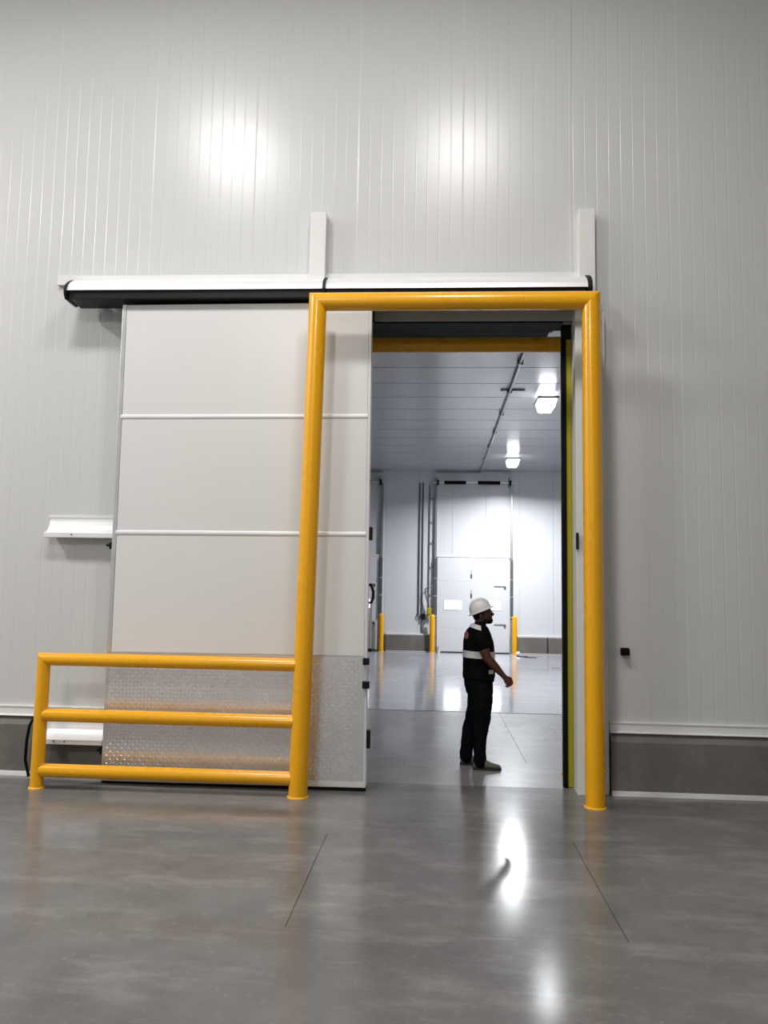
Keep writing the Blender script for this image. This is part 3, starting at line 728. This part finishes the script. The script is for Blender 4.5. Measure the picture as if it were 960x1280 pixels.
# --- trousers
bm = NB()
loft(bm, [ring(a, b, y, w_) for y, a, b, w_ in ((843, 581, 616, 0.165), (850, 580, 616, 0.172), (857, 580.3, 616.3, 0.176), (863, 582, 616.4, 0.176), (868, 584.5, 616.2, 0.165))])
px_ = 0.00853
def leg(pts, dy): limb(bm, [(mp(x, y, dy_), r * px_) for x, y, r, dy_ in pts], 18)
leg([(601, 862, 12.5, -0.085), (602, 872, 13.4, -0.092), (602, 884, 12.6, -0.10), (602.4, 896, 10.8, -0.105), (602.3, 904, 9.8, -0.108), (600.8, 914, 8.6, -0.11), (599.8, 926, 8.0, -0.11), (599.4, 938, 7.6, -0.11), (600.0, 947, 8.0, -0.11), (600.2, 952.5, 8.0, -0.11)], 0)
leg([(596, 860, 12.3, 0.08), (597, 872, 12.5, 0.088), (595, 886, 11.2, 0.093), (591.5, 898, 10.3, 0.097), (588, 908, 9.5, 0.10), (585.5, 920, 8.6, 0.10), (583.5, 932, 8.0, 0.10), (582.8, 941, 7.8, 0.10), (583.0, 946.5, 7.8, 0.10)], 0)
tb = remeshed(bm, 0.008, 4)
for v in tb.verts:
    v.co += v.normal * (noise.noise(Vector((v.co.x * 10, v.co.y * 10, v.co.z * 16))) * 0.007)
obj('trousers', tb, 'pants', man, True)

# --- shoes
def shoe(heel_px, toe_px, py, dy):
    y = MY + dy; xh, xt = at(heel_px, py, y).x, at(toe_px, py, y).x; L = xt - xh
    def sec(t, w_, h0, h1, n=16):
        x = xh + L * t; out = []
        for k in range(n):
            a = 2 * PI * k / n; c, s = math.cos(a), math.sin(a)
            out.append((x, y + w_ * math.copysign(abs(c) ** 0.8, c), (h0 + h1) / 2 + (h1 - h0) / 2 * math.copysign(abs(s) ** 0.7, s)))
        return out
    sole_ = obj('shoe_sole', loft(NB(), [sec(t, w_, 0.001, h) for t, w_, h in ((0.0, 0.020, 0.022), (0.05, 0.036, 0.026), (0.3, 0.039, 0.026), (0.5, 0.040, 0.024), (0.72, 0.050, 0.024), (0.9, 0.043, 0.026), (0.985, 0.020, 0.026))]), 'sole', man, True)
    up_ = obj('shoe', loft(NB(), [sec(t, w_, 0.018, h) for t, w_, h in ((0.015, 0.018, 0.07), (0.06, 0.032, 0.095), (0.18, 0.037, 0.108), (0.34, 0.039, 0.108), (0.46, 0.040, 0.094), (0.60, 0.043, 0.075), (0.76, 0.046, 0.062), (0.90, 0.038, 0.052), (0.97, 0.020, 0.040))]), 'shoe', man, True)
    bm = NB()
    for t in (0.50, 0.56, 0.62, 0.68):
        x = xh + L * t; h = 0.094 - (t - 0.46) * 0.14
        tube(bm, [(x, y - 0.028, h - 0.014), (x + 0.006, y, h + 0.001), (x, y + 0.028, h - 0.014)], 0.0035, 6)
    obj('laces', bm, 'sole', up_)
shoe(591.0, 627.2, 963, -0.115)
shoe(574.8, 609.0, 956, 0.105)

# --- hard hat, tipped back
hc = mp(601.0, 762.8)
hat = NB(); n = 36
def hring(rx, ry, z, dx=0.0): return [Vector((dx + rx * math.cos(2 * PI * k / n), ry * math.sin(2 * PI * k / n), z)) for k in range(n)]
rings = [hring(0.119 * math.cos(t) ** 0.85, 0.103 * math.cos(t) ** 0.85, 0.128 * math.sin(t)) for t in [0.02 + (PI / 2 - 0.06) * i / 10 for i in range(11)]]
loft(hat, rings)
def brim_r(k, e): 
    a = 2 * PI * k / n; fr = max(0, math.cos(a)) ** 2; bk = max(0, -math.cos(a)) ** 3
    return (0.122 + e + 0.030 * fr + 0.012 * bk) * math.cos(a), (0.106 + e) * math.sin(a), -0.006 * fr
bt = [Vector(brim_r(k, 0.006)) + Vector((0, 0, -0.004)) for k in range(n)]; bb = [p + Vector((0, 0, -0.010)) for p in bt]
it_ = hring(0.112, 0.097, 0.006); ib_ = hring(0.112, 0.097, -0.006)
loft(hat, [it_, bt, bb, ib_], cap=False)
hm = Matrix.Translation(hc) @ Matrix.Rotation(-0.40, 4, 'Y')
hat.transform(hm)
ho = obj('hard_hat', hat, 'hat', man, True)
rb = NB()
for yo in (-0.03, 0.0, 0.03):
    tube(rb, [Vector((0.119 * math.cos(t) ** 0.85 * math.cos(0) if False else 0.115 * math.cos(t), yo, (0.128 - abs(yo) * 0.15) * math.sin(t) ** 0.9)) for t in [0.5 + (PI - 1.0) * i / 14 for i in range(15)]], 0.006, 6)
rb.transform(hm); obj('hat_ridge', rb, 'hat', ho, True)
